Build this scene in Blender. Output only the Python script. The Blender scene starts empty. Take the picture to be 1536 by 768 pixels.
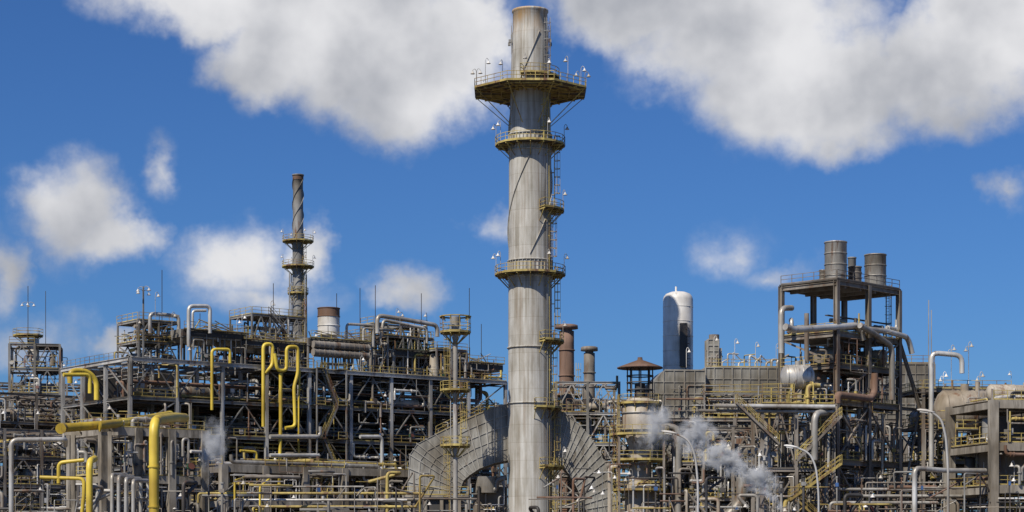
import bpy, math, random
from mathutils import Vector, Matrix
R=random.Random(11)
scene=bpy.context.scene
F=3000.0; HZ=830.0; CZ=2.0
def wx(px,Y): return (px-768)/F*Y
def wz(py,Y): return CZ+(HZ-py)/F*Y
def W(px,py,Y): return Vector((wx(px,Y),Y,wz(py,Y)))

# ---------------- materials ----------------
def mat(name,col,rough=.6,metal=0.0,var=.22,scale=.35,streak=True,rust=0.0,rustcol=(.16,.08,.04),bump=0.0,dirt=.0):
    m=bpy.data.materials.new(name); m.use_nodes=True
    nt=m.node_tree; N=nt.nodes; L=nt.links
    b=N['Principled BSDF']; b.inputs['Roughness'].default_value=rough; b.inputs['Metallic'].default_value=metal
    tc=N.new('ShaderNodeTexCoord'); mp=N.new('ShaderNodeMapping')
    mp.inputs['Scale'].default_value=(1,1,.18) if streak else (1,1,1)
    L.new(tc.outputs['Object'],mp.inputs['Vector'])
    n=N.new('ShaderNodeTexNoise'); n.inputs['Scale'].default_value=scale*4; n.inputs['Detail'].default_value=5; n.inputs['Roughness'].default_value=.65
    L.new(mp.outputs[0],n.inputs['Vector'])
    r=N.new('ShaderNodeValToRGB'); e=r.color_ramp.elements
    e[0].position=.3; e[1].position=.7
    e[0].color=(*[c*(1-var) for c in col],1); e[1].color=(*[min(1,c*(1+var)) for c in col],1)
    L.new(n.outputs['Fac'],r.inputs['Fac']); out=r.outputs['Color']
    n2=N.new('ShaderNodeTexNoise'); n2.inputs['Scale'].default_value=scale*.5; n2.inputs['Detail'].default_value=3
    L.new(tc.outputs['Object'],n2.inputs['Vector'])
    mx=N.new('ShaderNodeMix'); mx.data_type='RGBA'; mx.blend_type='MULTIPLY'; mx.inputs[0].default_value=1
    r2=N.new('ShaderNodeValToRGB'); r2.color_ramp.elements[0].position=.36; r2.color_ramp.elements[1].position=.62
    r2.color_ramp.elements[0].color=(.58,.53,.46,1); r2.color_ramp.elements[1].color=(1.08,1.08,1.08,1)
    L.new(n2.outputs['Fac'],r2.inputs['Fac']); L.new(out,mx.inputs[6]); L.new(r2.outputs['Color'],mx.inputs[7]); out=mx.outputs[2]
    if rust>0:
        n3=N.new('ShaderNodeTexNoise'); n3.inputs['Scale'].default_value=scale*2.2; n3.inputs['Detail'].default_value=6; n3.inputs['Roughness'].default_value=.7
        L.new(mp.outputs[0],n3.inputs['Vector'])
        r3=N.new('ShaderNodeValToRGB'); r3.color_ramp.elements[0].position=.62-rust*.25; r3.color_ramp.elements[1].position=.72-rust*.2
        L.new(n3.outputs['Fac'],r3.inputs['Fac'])
        m2=N.new('ShaderNodeMix'); m2.data_type='RGBA'; L.new(r3.outputs['Color'],m2.inputs[0])
        L.new(out,m2.inputs[6]); m2.inputs[7].default_value=(*rustcol,1); out=m2.outputs[2]
    L.new(out,b.inputs['Base Color'])
    if bump>0:
        bp=N.new('ShaderNodeBump'); bp.inputs['Strength'].default_value=bump; bp.inputs['Distance'].default_value=.05
        L.new(n.outputs['Fac'],bp.inputs['Height']); L.new(bp.outputs[0],b.inputs['Normal'])
    return m
GREY=mat('painted_steel_grey',(.24,.235,.22),.55,rust=.3)
LGREY=mat('painted_steel_light',(.43,.42,.40),.5,rust=.18)
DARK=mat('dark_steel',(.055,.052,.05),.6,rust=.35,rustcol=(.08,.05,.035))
BROWN=mat('weathered_brown_steel',(.235,.21,.18),.7,rust=.38,rustcol=(.13,.08,.05))
RUST=mat('rusted_steel',(.20,.125,.09),.85,rust=.4)
YEL=mat('yellow_pipe_paint',(.66,.49,.06),.45,var=.12,rust=.12)
DYEL=mat('yellow_handrail_paint',(.46,.36,.11),.65,var=.3,rust=.45)
ALU=mat('aluminium_cladding',(.55,.535,.50),.42,.3,var=.2,rust=.15)
ALU2=mat('aged_aluminium_cladding',(.33,.315,.285),.5,.25,var=.28,rust=.3)
CONC=mat('weathered_concrete',(.29,.26,.215),.9,var=.32,rust=.4,rustcol=(.10,.085,.065),bump=.4)
WHITE=mat('white_paint',(.68,.66,.62),.5,var=.12,rust=.12,rustcol=(.35,.31,.26))
CREAM=mat('cream_vessel_paint',(.38,.33,.26),.55,var=.2,rust=.3)
PANEL=mat('ribbed_cladding',(.27,.26,.23),.6,.1,var=.35,rust=.35,rustcol=(.13,.11,.08))
RIB=mat('cladding_rib',(.35,.335,.30),.55,.1,var=.2,rust=.1)
GRATE=mat('deck_grating',(.09,.08,.068),.8,var=.3,rust=.3,rustcol=(.1,.06,.035))
BLUE=mat('blue_paint',(.05,.12,.30),.5)
REDM=mat('oxide_red_paint',(.16,.06,.04),.6)
GREEN=mat('green_paint',(.06,.15,.10),.5)
ASPH=mat('asphalt',(.05,.05,.05),.9,streak=False,scale=1,bump=.3)
GRAV=mat('gravel_ground',(.14,.12,.10),.95,streak=False,scale=.6,bump=.5)
KERB=mat('kerb_concrete',(.4,.39,.36),.9,streak=False)
LINE=mat('road_paint',(.75,.74,.7),.7,streak=False,rust=.2,rustcol=(.08,.08,.08))
LENS=mat('lamp_glass',(.7,.7,.68),.2)

def chimney_mat():
    m=bpy.data.materials.new('chimney_paint'); m.use_nodes=True; nt=m.node_tree; N=nt.nodes; L=nt.links
    b=N['Principled BSDF']; b.inputs['Roughness'].default_value=.6
    tc=N.new('ShaderNodeTexCoord'); sp=N.new('ShaderNodeSeparateXYZ'); L.new(tc.outputs['Object'],sp.inputs[0])
    def noise(sx,sz,sc,det=6,off=0):
        mp=N.new('ShaderNodeMapping'); mp.inputs['Scale'].default_value=(sx,sx,sz); mp.inputs['Location'].default_value=(off,off,off); L.new(tc.outputs['Object'],mp.inputs[0])
        n=N.new('ShaderNodeTexNoise'); n.inputs['Scale'].default_value=sc; n.inputs['Detail'].default_value=det; n.inputs['Roughness'].default_value=.6
        L.new(mp.outputs[0],n.inputs['Vector']); return n.outputs['Fac']
    def ramp(fac,a,ca,c,cc):
        r=N.new('ShaderNodeValToRGB'); r.color_ramp.elements[0].position=a; r.color_ramp.elements[1].position=c
        r.color_ramp.elements[0].color=(*ca,1); r.color_ramp.elements[1].color=(*cc,1); L.new(fac,r.inputs[0]); return r.outputs[0]
    def mix(f,a,c,bt='MIX'):
        x=N.new('ShaderNodeMix'); x.data_type='RGBA'; x.blend_type=bt
        if isinstance(f,float): x.inputs[0].default_value=f
        else: L.new(f,x.inputs[0])
        for i,q in ((6,a),(7,c)):
            if isinstance(q,tuple): x.inputs[i].default_value=(*q,1)
            else: L.new(q,x.inputs[i])
        return x.outputs[2]
    base=ramp(noise(1,.5,.35),.3,(.42,.405,.365),.7,(.54,.525,.485))
    st=ramp(noise(1,.03,2.6),.36,(.64,.60,.54),.6,(1.04,1.04,1.04)); base=mix(1.0,base,st,'MULTIPLY')
    base=mix(1.0,base,ramp(noise(1,.3,.8,7,9),.38,(.78,.76,.72),.56,(1.02,1.02,1.02)),'MULTIPLY')
    mt=N.new('ShaderNodeMath'); mt.operation='MULTIPLY'; mt.inputs[1].default_value=1/2.4; L.new(sp.outputs[2],mt.inputs[0])
    fl=N.new('ShaderNodeMath'); fl.operation='FLOOR'; L.new(mt.outputs[0],fl.inputs[0])
    wn=N.new('ShaderNodeTexWhiteNoise'); wn.noise_dimensions='1D'; L.new(fl.outputs[0],wn.inputs['W'])
    base=mix(1.0,base,ramp(wn.outputs['Value'],0,(.93,.93,.92),1,(1.04,1.04,1.04)),'MULTIPLY')
    fr=N.new('ShaderNodeMath'); fr.operation='FRACT'; L.new(mt.outputs[0],fr.inputs[0])
    base=mix(1.0,base,ramp(fr.outputs[0],.02,(.84,.82,.79),.045,(1,1,1)),'MULTIPLY')
    base=mix(ramp(noise(1.2,.045,1.5,8),.54,(0,0,0),.78,(.75,.75,.75)),base,(.22,.155,.10))
    mr=N.new('ShaderNodeMapRange'); mr.inputs[1].default_value=71.5; mr.inputs[2].default_value=74.8; L.new(sp.outputs[2],mr.inputs[0])
    ad=N.new('ShaderNodeMath'); ad.operation='MULTIPLY'; L.new(mr.outputs[0],ad.inputs[0])
    L.new(ramp(noise(1,.25,.9,8),.40,(0,0,0),.62,(.95,.95,.95)),ad.inputs[1])
    base=mix(ad.outputs[0],base,(.42,.25,.09))
    L.new(base,b.inputs['Base Color']); return m
CHIM=chimney_mat()

# ---------------- mesh builder ----------------
class MB:
    def __init__(s,name):
        s.name=name; s.v=[]; s.f=[]; s.m=[]; s.s=[]; s.mats=[]; s.M=Matrix.Identity(4)
    def mi(s,m):
        if m not in s.mats: s.mats.append(m)
        return s.mats.index(m)
    def add(s,vs,fs,m,sm=False):
        o=len(s.v); M=s.M; k=s.mi(m)
        s.v.extend([(M@Vector(v))[:] for v in vs])
        for f in fs: s.f.append([i+o for i in f]); s.m.append(k); s.s.append(sm)
    def build(s):
        me=bpy.data.meshes.new(s.name); me.from_pydata(s.v,[],s.f)
        for m in s.mats: me.materials.append(m)
        me.polygons.foreach_set('material_index',s.m); me.polygons.foreach_set('use_smooth',s.s); me.update()
        ob=bpy.data.objects.new(s.name,me); scene.collection.objects.link(ob); return ob
    def box(s,c,d,m,rz=0):
        x,y,z=d[0]/2,d[1]/2,d[2]/2; ca,sa=math.cos(rz),math.sin(rz)
        vs=[]
        for sx,sy,sz in ((-1,-1,-1),(1,-1,-1),(1,1,-1),(-1,1,-1),(-1,-1,1),(1,-1,1),(1,1,1),(-1,1,1)):
            a,b=sx*x,sy*y; vs.append((c[0]+a*ca-b*sa,c[1]+a*sa+b*ca,c[2]+sz*z))
        s.add(vs,[(0,3,2,1),(4,5,6,7),(0,1,5,4),(1,2,6,5),(2,3,7,6),(3,0,4,7)],m)
    def beam(s,p,q,w,h,m):
        p=Vector(p); q=Vector(q); d=(q-p)
        if d.length<1e-4: return
        d.normalize(); up=Vector((0,0,1)) if abs(d.z)<.95 else Vector((0,1,0))
        a=d.cross(up).normalized()*w/2; b=a.cross(d).normalized()*h/2
        s.add([p-a-b,p+a-b,p+a+b,p-a+b,q-a-b,q+a-b,q+a+b,q-a+b],[(0,1,2,3),(4,7,6,5),(0,4,5,1),(1,5,6,2),(2,6,7,3),(3,7,4,0)],m)
    def hbeam(s,p,q,w,h,m,t=.06):
        p=Vector(p); q=Vector(q); d=(q-p); 
        if d.length<1e-4: return
        d.normalize(); up=Vector((0,0,1)) if abs(d.z)<.95 else Vector((0,1,0))
        a=d.cross(up).normalized(); b=a.cross(d).normalized()
        s.beam(p,q,t,h-2*t-.004,m)
        for k in (-1,1):
            o=b*(k*(h/2-t/2)); s.beam(p+o,q+o,w,t,m)
    def cyl(s,c,r,h,m,r2=None,n=16,cap=True,capm=None):
        r2=r if r2 is None else r2; vs=[]
        for i in range(n):
            a=2*math.pi*i/n; vs.append((c[0]+r*math.cos(a),c[1]+r*math.sin(a),c[2]))
        for i in range(n):
            a=2*math.pi*i/n; vs.append((c[0]+r2*math.cos(a),c[1]+r2*math.sin(a),c[2]+h))
        s.add(vs,[(i,(i+1)%n,(i+1)%n+n,i+n) for i in range(n)],m,True)
        if cap:
            s.add(vs[:n],[tuple(range(n-1,-1,-1))],m); s.add(vs[n:],[tuple(range(n))],capm or m)
    def lathe(s,c,prof,m,n=24):
        vs=[]; k=len(prof)
        for (r,z) in prof:
            for i in range(n):
                a=2*math.pi*i/n; vs.append((c[0]+r*math.cos(a),c[1]+r*math.sin(a),c[2]+z))
        fs=[(j*n+i,j*n+(i+1)%n,(j+1)*n+(i+1)%n,(j+1)*n+i) for j in range(k-1) for i in range(n)]
        s.add(vs,fs,m,True)
    def tube(s,pts,r,m,n=8,bend=None,caps=True):
        P=[Vector(p) for p in pts]; bend=r*2.6 if bend is None else bend
        Q=[P[0]]
        for i in range(1,len(P)-1):
            a=P[i-1]-P[i]; b=P[i+1]-P[i]; t=min(bend,a.length*.48,b.length*.48)
            a.normalize(); b.normalize()
            if a.dot(b)<-.995 or t<.01: Q.append(P[i]); continue
            A=P[i]+a*t; B=P[i]+b*t
            for k in range(5):
                u=k/4; Q.append(A*(1-u)**2+P[i]*2*u*(1-u)+B*u*u)
        Q.append(P[-1])
        vs=[]; pv=None
        for i,q in enumerate(Q):
            d=(Q[min(i+1,len(Q)-1)]-Q[max(i-1,0)]).normalized()
            if pv is None:
                x=d.cross(Vector((0,0,1)) if abs(d.z)<.9 else Vector((1,0,0))).normalized()
            else: x=(pv-d*pv.dot(d)).normalized()
            pv=x; y=d.cross(x)
            for j in range(n):
                a=2*math.pi*j/n; vs.append(q+x*(r*math.cos(a))+y*(r*math.sin(a)))
        k=len(Q)
        s.add(vs,[(j*n+i,j*n+(i+1)%n,(j+1)*n+(i+1)%n,(j+1)*n+i) for j in range(k-1) for i in range(n)],m,True)
        if caps:
            s.add(vs[:n],[tuple(range(n-1,-1,-1))],m); s.add(vs[-n:],[tuple(range(n))],m)
    def flange(s,p,d,r,m,t=.12):
        d=Vector(d).normalized(); p=Vector(p); s.tube([p-d*t,p+d*t],r,m,n=10)
    def rail(s,pts,m,closed=False,h=1.1,w=.065,step=1.6,toe=True):
        P=[Vector(p) for p in pts]
        if closed: P.append(P[0])
        for a,b in zip(P,P[1:]):
            L=(b-a).length
            if L<.05: continue
            for hh in (h,h*.55): s.beam(a+Vector((0,0,hh)),b+Vector((0,0,hh)),w,w,m)
            if toe: s.beam(a+Vector((0,0,.08)),b+Vector((0,0,.08)),.04,.13,m)
            k=max(1,int(L/step))
            for i in range(k):
                q=a.lerp(b,i/k); s.beam(q,q+Vector((0,0,h)),w,w,m)
        s.beam(P[-1],P[-1]+Vector((0,0,h)),w,w,m)
    def ladder(s,p,h,out,m,cage=True):
        p=Vector(p); o=Vector(out).normalized(); t=Vector((-o.y,o.x,0))
        for k in (-.24,.24): s.beam(p+t*k,p+t*k+Vector((0,0,h)),.07,.07,m)
        z=.3
        while z<h: s.beam(p-t*.24+Vector((0,0,z)),p+t*.24+Vector((0,0,z)),.04,.04,m); z+=.45
        if cage:
            z=2.2
            while z<h:
                pr=None
                for i in range(7):
                    a=math.pi*i/6; q=p+t*(.42*math.cos(a))+o*(.75*math.sin(a))+Vector((0,0,z))
                    if pr: s.beam(pr,q,.05,.07,m)
                    pr=q
                z+=1.1
            if h>2.6:
                for i in (1,3,5):
                    a=math.pi*i/6; q=p+t*(.42*math.cos(a))+o*(.75*math.sin(a))
                    s.beam(q+Vector((0,0,2.2)),q+Vector((0,0,h)),.05,.05,m)
    def stair(s,a,b,m,w=.9,rm=None):
        a=Vector(a); b=Vector(b); d=(b-a); hd=Vector((d.x,d.y,0)).normalized(); t=Vector((-hd.y,hd.x,0))
        for k in (-w/2,w/2):
            s.beam(a+t*k,b+t*k,.08,.25,m)
            for hh in (.6,1.1): s.beam(a+t*k+Vector((0,0,hh)),b+t*k+Vector((0,0,hh)),.06,.06,rm or m)
            n=max(2,int(d.length/1.5))
            for i in range(n+1):
                q=a.lerp(b,i/n)+t*k; s.beam(q,q+Vector((0,0,1.1)),.06,.06,rm or m)
        n=max(2,int(abs(d.z)/.25))
        for i in range(n):
            q=a.lerp(b,(i+.5)/n); s.beam(q-t*(w/2-.05),q+t*(w/2-.05),.25,.04,GRATE)
    def ringplat(s,c,z,r0,r1,a0,a1,deck,rm,drop=1.6,nseg=None,brk=None,rails=True):
        full=abs(a1-a0)>=359
        n=nseg or max(3,int(abs(a1-a0)/18)); A=[math.radians(a0+(a1-a0)*i/n) for i in range(n+1)]
        vs=[]
        for a in A:
            for r,zz in ((r0,z),(r1,z),(r1,z-.14),(r0,z-.14)): vs.append((c[0]+r*math.cos(a),c[1]+r*math.sin(a),zz))
        fs=[]
        for i in range(n):
            o=i*4; p=o+4
            fs+=[(o,o+1,p+1,p),(o+3,p+3,p+2,o+2)]
        s.add(vs,fs,deck); s.add(vs,[(i*4+1,i*4+2,i*4+6,i*4+5) for i in range(n)],rm)
        pts=[Vector((c[0]+(r1-.05)*math.cos(a),c[1]+(r1-.05)*math.sin(a),z)) for a in A]
        if rails:
            s.rail(pts[:-1] if full else pts,rm,closed=full,step=1.2)
            if not full:
                for a,q in ((A[0],pts[0]),(A[-1],pts[-1])):
                    s.rail([q,Vector((c[0]+r0*math.cos(a),c[1]+r0*math.sin(a),z))],rm)
        for a in (A[:-1] if full else A)[::brk or 1]:
            o=Vector((math.cos(a),math.sin(a),0)); C=Vector((c[0],c[1],z-.25))
            s.beam(C+o*r0,C+o*(r1-.1),.1,.18,rm); s.beam(C+o*(r0-.02)+Vector((0,0,-drop)),C+o*(r1-.3),.09,.09,rm)
    def hvessel(s,c,L,r,m,ang=0,n=20,sad=True):
        M0=s.M.copy(); s.M=s.M@Matrix.Translation(c)@Matrix.Rotation(ang,4,'Z')@Matrix.Rotation(math.pi/2,4,'Y')
        pr=[(.001,-L/2-r*.45),(r*.5,-L/2-r*.38),(r*.85,-L/2-r*.2),(r,-L/2),(r,L/2),(r*.85,L/2+r*.2),(r*.5,L/2+r*.38),(.001,L/2+r*.45)]
        s.lathe((0,0,0),pr,m,n)
        for k in (-L*.5,-L*.17,L*.17,L*.5): s.lathe((0,0,0),[(r,k-.06),(r+.05,k-.05),(r+.05,k+.05),(r,k+.06)],m,n)
        s.M=M0@Matrix.Translation(c)@Matrix.Rotation(ang,4,'Z')
        if sad:
            for k in (-L*.3,L*.3): s.box((k,0,-r-.2),(.4,r*1.5,r*.9),CONC)
        s.cyl((0,0,r*.95),r*.22,r*.35,m,n=10); s.cyl((L*.3,0,r*.95),r*.12,r*.5,m,n=8)
        s.M=M0
    def vvessel(s,c,h,r,m,n=24,skirt=0):
        s.lathe(c,[(r,0),(r,h-r*.55),(r*.94,h-r*.35),(r*.8,h-r*.18),(r*.5,h-.06*r),(.001,h)],m,n)
        z=1.5
        while z<h-r*.6: s.lathe(c,[(r,z-.05),(r+.035,z-.04),(r+.035,z+.04),(r,z+.05)],m,n); z+=2.2
    def bell(s,p,arm,h,m=LGREY):
        p=Vector(p); arm=Vector(arm); t=p+Vector((0,0,h))
        s.tube([p,t,t+arm*.5+Vector((0,0,.3)),t+arm,t+arm-Vector((0,0,.1))],.04,m,n=5,bend=.3)
        q=t+arm-Vector((0,0,.1)); s.lathe(q-Vector((0,0,.36)),[(.02,.38),(.10,.35),(.13,.2),(.29,.04),(.31,0),(.001,.02)],WHITE,9)

PM=[ALU,ALU,ALU2,ALU2,ALU2,LGREY,GREY,GREY,BROWN,BROWN,WHITE,DYEL,DYEL,RUST,DARK]
def randpipe(mb,u0,u1,v0,v1,z,h,kind,pm=PM,rmax=.28):
    m=R.choice(pm); r=R.choice([.05,.06,.07,.09,.09,.11,.14,.18,rmax])
    if kind=='u':
        a=R.uniform(u0,u0+(u1-u0)*.6); b=R.uniform(a+(u1-a)*.3,u1); v=R.uniform(v0,v1); zz=z+R.uniform(.3,h-.4)
        pts=[(a,v,zz),(b,v,zz)]
        if R.random()<.6: pts.insert(0,(a,v,zz+R.choice([-1,1])*R.uniform(1,h*.6)))
        if R.random()<.6: pts.append((b,v,zz+R.choice([-1,1])*R.uniform(1,h*.6)))
        elif R.random()<.5: pts.append((b,v+R.uniform(-3,3),zz))
        mb.tube(pts,r,m)
        for _ in range(2):
            t=R.uniform(a,b); mb.flange((t,v,zz),(1,0,0),r*1.5,m,.08)
    elif kind=='v':
        u=R.uniform(u0,u1); zz=z+R.uniform(.3,h-.4); a=R.uniform(v0,(v0+v1)/2); b=R.uniform((v0+v1)/2,v1)
        mb.tube([(u,a,zz-R.uniform(.5,h*.5)),(u,a,zz),(u,b,zz)],r,m)
    else:
        u=R.uniform(u0,u1); v=R.uniform(v0,v1); 
        pts=[(u,v,z),(u,v,z+h*R.uniform(.35,1.0))]
        e=pts[-1]
        if R.random()<.75: pts.append((e[0]+R.uniform(-2.5,2.5),e[1]+R.uniform(-.5,2),e[2]))
        if R.random()<.3: pts.append((pts[-1][0],pts[-1][1],e[2]-R.uniform(1,3)))
        mb.tube(pts,r,m); mb.flange((u,v,z+h*.3),(0,0,1),r*1.6,m,.09)
        if R.random()<.4:
            mb.box((u,v,z+h*.22),(r*2.6,r*2.6,r*3),R.choice([GREY,GREY,DARK,BROWN,BLUE,GREEN,DYEL])); mb.tube([(u,v-r*4,z+h*.22-.02),(u,v-r*4-.05,z+h*.22)],r*2.2,R.choice([REDM,GREY,DARK]),n=10)
def randeq(mb,u,v,z,h):
    k=R.random(); m=R.choice([ALU2,ALU2,GREY,CREAM,BROWN,DARK,GREY])
    if k<.3:
        r=min(R.uniform(.5,1.0),h*.3); mb.hvessel((u,v,z+r+.5),R.uniform(3,6),r,m,R.choice([0,0,math.pi/2]),n=14)
    elif k<.5:
        r=R.uniform(.45,.85); mb.vvessel((u,v,z+.5),h*R.uniform(.55,.85),r,m,n=14)
        for a in (0,2.1,4.2): mb.beam((u+r*.8*math.cos(a),v+r*.8*math.sin(a),z),(u+r*.8*math.cos(a),v+r*.8*math.sin(a),z+.7),.12,.12,GREY)
    elif k<.75:
        w,d,hh=R.uniform(1,2.6),R.uniform(.8,2),R.uniform(.9,h*.5); mb.box((u,v,z+hh/2+.1),(w,d,hh),m)
        mb.box((u,v,z+hh+.15),(w*.8,d*.8,.12),DARK); mb.box((u-w*.2,v-d/2-.02,z+hh*.6),(w*.3,.05,hh*.4),DARK)
    else:
        for i in range(3):
            r=.3; mb.tube([(u-1.5,v,z+.6+i*.75),(u+1.5,v,z+.6+i*.75)],r,m,n=10); mb.flange((u+1.2,v,z+.6+i*.75),(1,0,0),.42,GREY)
        for x in (-1,1): mb.beam((u+x,v+.35,z),(u+x,v+.35,z+2.6),.14,.14,GREY)
def frame(mb,us,vs,zs,m,cw=.38,bw=.34,H=True,brace=.6,railm=DYEL,railp=.6,deckp=.7,conc=False,bm=None,rails_top=False,lit=.22):
    bm=bm or m; f=mb.hbeam if H else mb.beam
    zt=zs[-1]
    for u in us:
        for v in vs: f((u,v,0),(u,v,zt),cw,cw,m)
    for k,z in enumerate(zs):
        if z<=.1: continue
        for v in vs: f((us[0],v,z-bw*.6),(us[-1],v,z-bw*.6),bw*.8,bw*1.2,bm)
        for u in us: f((u,vs[0],z-bw*.75),(u,vs[-1],z-bw*.75),bw*.7,bw,bm)
        if not conc:
            for i in range(len(us)-1):
                for t in (.33,.66):
                    u=us[i]+(us[i+1]-us[i])*t; mb.beam((u,vs[0],z-.15),(u,vs[-1],z-.15),.14,.22,bm)
        for i in range(len(us)-1):
            for j in range(len(vs)-1):
                if (k<len(zs)-1 or rails_top) and R.random()<deckp:
                    mb.box(((us[i]+us[i+1])/2,(vs[j]+vs[j+1])/2,z+.045),(us[i+1]-us[i]-.06,vs[j+1]-vs[j]-.06,.07),GRATE if not conc else CONC)
            if (k<len(zs)-1 or rails_top) and R.random()<railp:
                mb.rail([(us[i],vs[0]-.15,z+.05),(us[i+1],vs[0]-.15,z+.05)],railm)
            if R.random()<lit and k>0:
                u=R.uniform(us[i],us[i+1]); mb.bell((u,vs[0]-.2,z),(R.choice([-.4,.4]),-.15,0),R.uniform(1.8,2.8))
        if (k<len(zs)-1 or rails_top) and R.random()<railp: mb.rail([(us[0]-.15,vs[0],z+.05),(us[0]-.15,vs[-1],z+.05)],railm)
    bs=.17
    for k in range(len(zs)-1):
        z0,z1=zs[k],zs[k+1]-bw
        for vi,v in enumerate(vs):
            for i in range(len(us)-1):
                if R.random()<(brace if vi in (0,len(vs)-1) else brace*.4):
                    a,b=us[i],us[i+1]; t=R.random()
                    if t<.6: mb.beam((a,v,z0),((a+b)/2,v,z1),bs,bs,bm); mb.beam((b,v,z0),((a+b)/2,v,z1),bs,bs,bm)
                    elif t<.75: mb.beam((a,v,z0),(b,v,z1),bs,bs,bm); mb.beam((b,v+.02,z0),(a,v+.02,z1),bs,bs,bm)
                    else: mb.beam((a,v,z0),(b,v,z1),bs,bs,bm)
        for u in (us[0],us[-1]):
            for j in range(len(vs)-1):
                if R.random()<brace: mb.beam((u,vs[j],z0),(u,vs[j+1],z1),bs,bs,bm)
def dress(mb,us,vs,zs,nu=3,nv=2,nz=3,ne=.7,pm=PM,front=2):
    for k in range(len(zs)-1):
        z=zs[k]+.1; h=zs[k+1]-zs[k]-.4
        for _ in range(nu*(len(vs)-1)): randpipe(mb,us[0],us[-1],vs[0]+.3,vs[-1],z,h,'u',pm)
        # cable tray hung under the next deck
        if h>2.5:
            v=R.uniform(vs[0]+.3,vs[0]+2); zz=z+h-.55; mb.box(((us[0]+us[-1])/2,v,zz),(us[-1]-us[0],.5,.12),R.choice([GREY,ALU2,DARK]))
        for i in range(len(us)-1):
            for _ in range(nv): randpipe(mb,us[i],us[i+1],vs[0],vs[-1],z,h,'v',pm)
            for _ in range(nz): randpipe(mb,us[i],us[i+1],vs[0]+.4,vs[-1],z,h,'z',pm)
            for _ in range(front): randpipe(mb,us[i],us[i+1],vs[0]-.9,vs[0]+.2,z,h,R.choice(['z','z','u']),pm,.2)
            for _ in range(3):
                u=R.uniform(us[i],us[i+1]); v=vs[0]+R.uniform(-.2,1.5); zz=z+R.uniform(.6,1.6)
                mb.box((u,v,zz),(R.uniform(.25,.6),.25,R.uniform(.3,.8)),R.choice([LGREY,WHITE,GREY,DARK,DYEL,BLUE] if R.random()<.4 else [GREY,DARK,LGREY])); mb.beam((u,v,z),(u,v,zz),.06,.06,GREY)
            for j in range(len(vs)-1):
                if R.random()<ne: randeq(mb,R.uniform(us[i]+1,us[i+1]-1),R.uniform(vs[j]+1,vs[j+1]-1),z,h)
def lin(a,b,n): return [a+(b-a)*i/n for i in range(n+1)]
class Fr:
    def __init__(s,px,Y,deg):
        s.o=(wx(px,Y),Y); s.t=math.radians(deg); s.M=Matrix.Translation((s.o[0],s.o[1],0))@Matrix.Rotation(s.t,4,'Z')
    def U(s,px,v=0):
        t=(px-768)/F; d=(math.cos(s.t),math.sin(s.t)); n=(-d[1],d[0])
        return (t*(s.o[1]+v*n[1])-s.o[0]-v*n[0])/(d[0]-t*d[1])
    def Y(s,u,v): return s.o[1]+u*math.sin(s.t)+v*math.cos(s.t)
    def P(s,px,py,v=0):
        u=s.U(px,v); return Vector((u,v,wz(py,s.Y(u,v))))

# ============ main chimney ============
cx,cy=2.45,270.0
ch=MB('industrial_chimney')
prof=[(3.02,0),(2.97,12),(2.95,30),(2.93,40),(2.85,57),(2.65,65.5),(2.42,72.2),(2.34,72.6),(2.34,74.9),(2.46,75),(2.46,75.25),(2.2,75.25),(2.2,70)]
fine=[]
for a,b in zip(prof,prof[1:]):
    n=max(1,int(abs(b[1]-a[1])/2.4))
    for i in range(n): fine.append((a[0]+(b[0]-a[0])*i/n,a[1]+(b[1]-a[1])*i/n))
fine.append(prof[-1]); ch.lathe((cx,cy,0),fine,CHIM,64)
def cr(z):
    for a,b in zip(prof,prof[1:]):
        if a[1]<=z<=b[1]: return a[0]+(b[0]-a[0])*(z-a[1])/(b[1]-a[1])
    return 2.4
for z in (2.5,22.2,29.7,39.2,41.4,56.2,58.4,64.2): ch.lathe((cx,cy,0),[(cr(z)-.01,z-.09),(cr(z)+.17,z-.08),(cr(z)+.17,z+.08),(cr(z)-.01,z+.09)],CHIM,48)
for z in (40.3,57.3):
    for i in range(36):
        a=i*math.pi/18; ch.box((cx+(cr(z)+.06)*math.cos(a),cy+(cr(z)+.06)*math.sin(a),z),(.2,.06,2.0),CHIM,a)
for hel in range(3):
    vs=[]; N_=120
    for i in range(N_+1):
        z=42+(72.0-42)*i/N_; a=2*math.pi*(z-42)/40+hel*2*math.pi/3+2.6; r=cr(z)
        for rr,dz in ((r-.02,0),(r+.17,0),(r+.17,.05),(r-.02,.05)): vs.append((cx+rr*math.cos(a),cy+rr*math.sin(a),z+dz))
    fs=[]
    for i in range(N_):
        o=i*4; p=o+4
        for k in range(4): fs.append((o+k,o+(k+1)%4,p+(k+1)%4,p+k))
    ch.add(vs,fs,CHIM)
zt=wz(138,270)
ch.ringplat((cx,cy),zt,2.75,8.1,-180+22.5,180+22.5,GRATE,DYEL,drop=4.4,nseg=8)
for i in range(16):
    a=2*math.pi*(i+.5)/16; o=Vector((math.cos(a),math.sin(a),0)); C=Vector((cx,cy,zt-.26)); ch.beam(C+o*2.7,C+o*7.4,.12,.2,DYEL)
for i in range(8):
    a=math.radians(22.5+45*i); b=a+math.pi/4
    for rr in (4.2,5.7,7.2): ch.beam((cx+rr*math.cos(a),cy+rr*math.sin(a),zt-.28),(cx+rr*math.cos(b),cy+rr*math.sin(b),zt-.28),.1,.18,DYEL)
for a in range(0,360,24):
    o=Vector((math.cos(math.radians(a)),math.sin(math.radians(a)),0)); p=Vector((cx,cy,zt))+o*(7.4)
    ch.bell(p,o*-.5 if a%48 else o*.5,2.5+.8*((a//24)%2))
ch.ringplat((cx,cy),zt+1.9,2.7,4.0,-110,10,GRATE,DYEL,drop=1.0)
ch.ringplat((cx,cy),wz(218,270),2.9,4.75,0,360,GRATE,DYEL,drop=1.5,nseg=16)
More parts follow.
